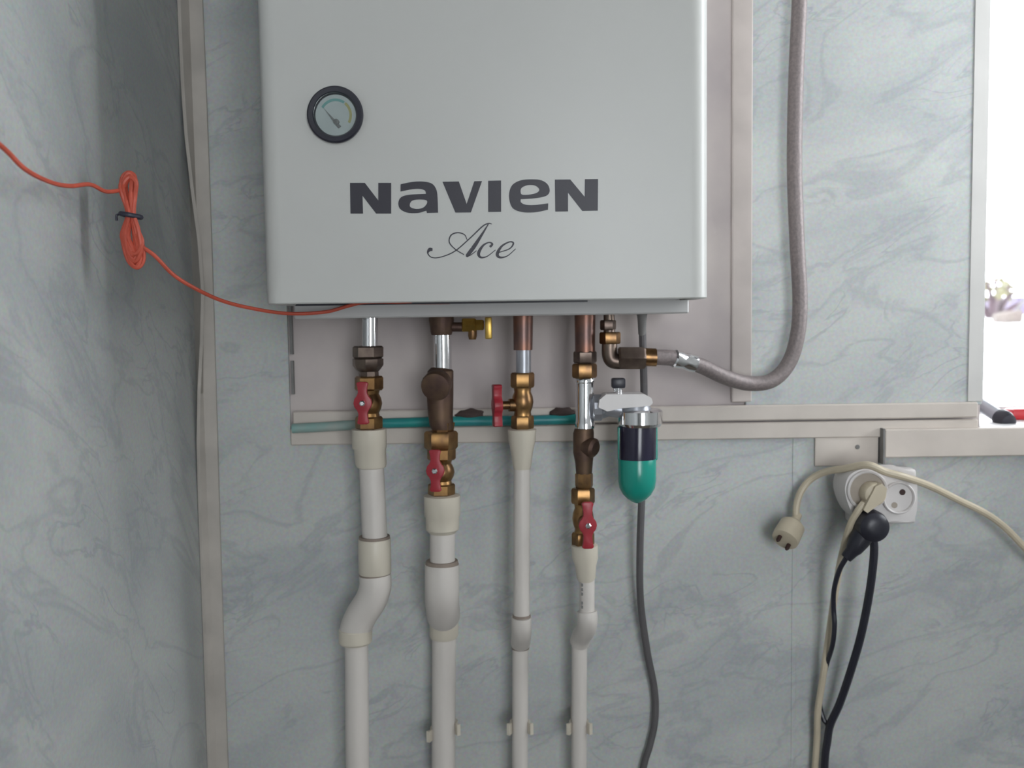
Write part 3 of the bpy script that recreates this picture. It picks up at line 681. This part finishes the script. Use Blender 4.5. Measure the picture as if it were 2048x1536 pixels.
# black plug below
bk = thing('power_plug', P(1737, 1100, KY), 'round black angled plug under the beige one with two dark cords', 'plug')
c = P(1737, 1048, KY - .004)
obj('body', lathe(bmesh.new(), [c + up * h for h in (-.004, .012, .020, .0235, .025)], [32 * r, 32 * r, 29 * r, 22 * r, 10 * r], 32, up), 'black_plastic', bk)
q0, q1, q2 = P(1727, 1068, KY - .010), P(1708, 1098, KY - .010), P(1692, 1116, KY - .008)
obj('strain_relief', tube(bmesh.new(), [q0, q0.lerp(q1, .5), q1, q1.lerp(q2, .3), q2], [.0125, .0118, .0095, .0078, .0066], 16), 'black_plastic', bk)
f0 = P(1650, 1536, -.02)
obj('thin_cord', cord([q2, P(1678, 1142, KY), P(1668, 1180, KY + .012), P(1667, 1215, KY + .02), P(1669, 1250, KY + .02), P(1665, 1290, KY + .026), P(1653, 1330, -.032), P(1643, 1375, -.02), P(1640, 1410, -.016), P(1647, 1438, -.02), P(1656, 1458, -.022), P(1651, 1536, -.020), Vector((f0.x - .01, -.02, .7)), Vector((f0.x, -.02, -.045))], .0030), 'black_plastic', bk)
obj('thick_cord', cord([P(1742, 1062, KY + .002), P(1748, 1090, KY + .004), P(1746, 1130, KY + .006), P(1738, 1190, KY + .012), P(1722, 1270, KY + .02), P(1702, 1340, KY + .03), P(1680, 1405, -.036), P(1661, 1448, -.028), P(1655, 1480, -.027), P(1649, 1536, -.026), Vector((f0.x - .005, -.026, .7)), Vector((f0.x + .008, -.026, -.045))], .0049), 'black_plastic', bk)
# beige extension cord over the socket with a loose plug at its end
ex = thing('extension_cord', P(1575, 1105, -.03), 'beige cord draped over the socket, loose plug dangling at its left end', 'cord')
obj('cord', cord([P(1592, 1036, -.03), P(1593, 1012, -.028), P(1601, 985, -.025), P(1620, 960, -.025), P(1650, 944, -.035), P(1690, 937, -.06), P(1735, 930, KY - .0065), P(1772, 944, KY - .010), P(1812, 955, KY - .0095), P(1860, 972, -.06), P(1915, 999, -.045), P(1970, 1026, -.04), P(2010, 1055, -.04), P(2050, 1096, -.04), P(2110, 1160, -.035), P(2150, 1260, -.03)], .0044), 'beige_plastic', ex)
pd = (P(1592, 1036, -.030) - P(1560, 1096, -.062)).normalized()
pc = P(1594, 1034, -.030)
obj('neck', lathe(bmesh.new(), [pc + pd * .004, pc - pd * .008, pc - pd * .016], [.0048, .006, .008], 16, pd), 'beige_plastic', ex)
obj('plug_body', lathe(bmesh.new(), [pc - pd * t for t in (.010, .016, .034, .040, .041)], [.010, .0155, .0165, .0160, .012], 20, pd), 'beige_plastic', ex)
sdv = pd.cross(Vector((0, -1, 0))).normalized()
for sg in (-1, 1):
    s0 = pc - pd * .0395 + sdv * (sg * .0075)
    obj('pin', lathe(bmesh.new(), [s0, s0 - pd * .008, s0 - pd * .010], [.0026, .0026, .0015], 12, pd), 'rust_hole', ex)
# cream cover plate above the socket
cp = thing('cover_plate', P(1690, 932, PT), 'small cream cover plate between the casing and socket', 'cover plate')
obj('plate', newbox(P(1630, 900, -.009).x, P(1757, 900, -.009).x, -.009, PT, P(1690, 932, -.009).z, P(1690, 874, -.009).z, bev=.0015), 'cream_trim', cp)
c = P(1715, 894, -.009); obj('screw', lathe(bmesh.new(), [c, c + up * .0012], [.003, .0024], 12, up), 'grey_and_shade', cp)

# ------------------------------------------------------------------ on the window sill
tb = thing('metal_tube', P(2000, 852, .03), 'grey metal tube with dark rounded end leaning on window sill', 'tube')
ta, te = P(2006, 838, .035), P(1925, 786, .12); td = te - ta
te = ta + td * 1.5; td = te - ta
obj('barrel', lathe(bmesh.new(), [ta, te], [.0088, .0088], 20, td), 'grey_metal', tb)
obj('end_cap', lathe(bmesh.new(), [ta - td.normalized() * t for t in (.014, .012, .004, -.006)], [.006, .0105, .0125, .0115], 20, td), 'black_plastic', tb)
q = P(2030, 836, .07)
rb = thing('red_handle_bar', P(2050, 852, .07), 'red plastic bar lying on window sill behind the grey tube', 'bar')
obj('bar', newbox(q.x - .008, q.x + .12, .06, .085, sz1, sz1 + .0145, bev=.003), 'red_plastic', rb)
obj('grip_ring', newbox(q.x + .06, q.x + .075, .058, .087, sz1, sz1 + .0165, bev=.002), 'black_plastic', rb)

# ------------------------------------------------------------------ outside: snow, shrub, log, shed
bm = bmesh.new(); nx, ny = 30, 24; vs = []
for j in range(ny + 1):
    for i in range(nx + 1):
        X = -6 + 22 * i / nx; Y = .31 + 11.7 * j / ny
        t = max(0, min(1, (Y - 1.5) / 4.0)); h = -0.35 + 1.70 * t * t * (3 - 2 * t) + .03 * math.sin(X * 2.1 + Y) * t
        vs.append(bm.verts.new((X, Y, h)))
for j in range(ny):
    for i in range(nx):
        a = j * (nx + 1) + i; bm.faces.new((vs[a], vs[a+1], vs[a+nx+2], vs[a+nx+1]))
g_ = struct('snow_ground', bm, 'snow', smooth=40); tag(g_, 'bright snow bank outside the window', 'snow')
OY = 5.6
def gz(v): return v
sh = thing('shrub', P(1984, 642, OY), 'bare reddish shrub with yellow leaves outside the window', 'shrub')
b0 = P(1984, 646, OY); bm = bmesh.new()
for (ex_, ey) in ((1962, 590), (1975, 566), (1990, 560), (2002, 600), (2018, 572), (2032, 584), (1968, 612), (2040, 606)):
    e1 = P(ex_, ey, OY + random.uniform(-.2, .2)); m1 = b0.lerp(e1, .5) + Vector((random.uniform(-.03, .03), random.uniform(-.05, .05), .03))
    tube(bm, spline([b0, m1, e1], 5), [.026 - .016 * k / 10 for k in range(11)], 6)
obj('branches', bm, 'bark', sh)
lf = bmesh.new()
for k in range(60):
    c = P(random.uniform(1955, 2025), random.uniform(558, 600), OY + random.uniform(-.2, .2)); a = random.uniform(0, 6.28); s = random.uniform(.022, .045)
    u = Vector((math.cos(a), random.uniform(-.5, .5), math.sin(a))).normalized() * s; w = u.cross(Vector((.3, 1, .2))).normalized() * s * .5
    f = [lf.verts.new(c + d) for d in (u, w, -u, -w)]; lf.faces.new(f)
lo = obj('leaves', lf, 'leaf', sh, smooth=None, recalc=False); lo['kind'] = 'stuff'
lg = thing('log', P(2015, 640, OY - .45), 'pale brown log on the snow beside the shrub', 'log')
la, lb = P(1988, 637, OY - .45), P(2040, 633, OY - .45)
obj('trunk', tube(bmesh.new(), [la, la.lerp(lb, .4), lb], [.032, .042, .045], 14), 'log_wood', lg)
obj('side_branch', tube(bmesh.new(), [la.lerp(lb, .8), P(2040, 610, OY - .45), P(2052, 596, OY - .42)], [.016, .012, .008], 8), 'wood_grey', lg)
shd = thing('garden_shed', P(2075, 640, OY + 1.2), 'violet-grey shed beyond the shrub at the right', 'shed')
s0, s1 = P(2034, 640, OY + 1.0), P(2140, 592, OY + 1.0)
obj('wall', newbox(s0.x, s1.x, OY + 1.0, OY + 2.0, s0.z - .25, s1.z), 'violet_paint', shd, smooth=None)
xm = (s0.x + s1.x) / 2
obj('roof', prism(bmesh.new(), [Vector((s0.x - .04, OY + .95, s1.z)), Vector((s1.x + .04, OY + .95, s1.z)), Vector((xm, OY + .95, s1.z + .14))], Vector((0, 1.1, 0))), 'snow', shd, smooth=None)
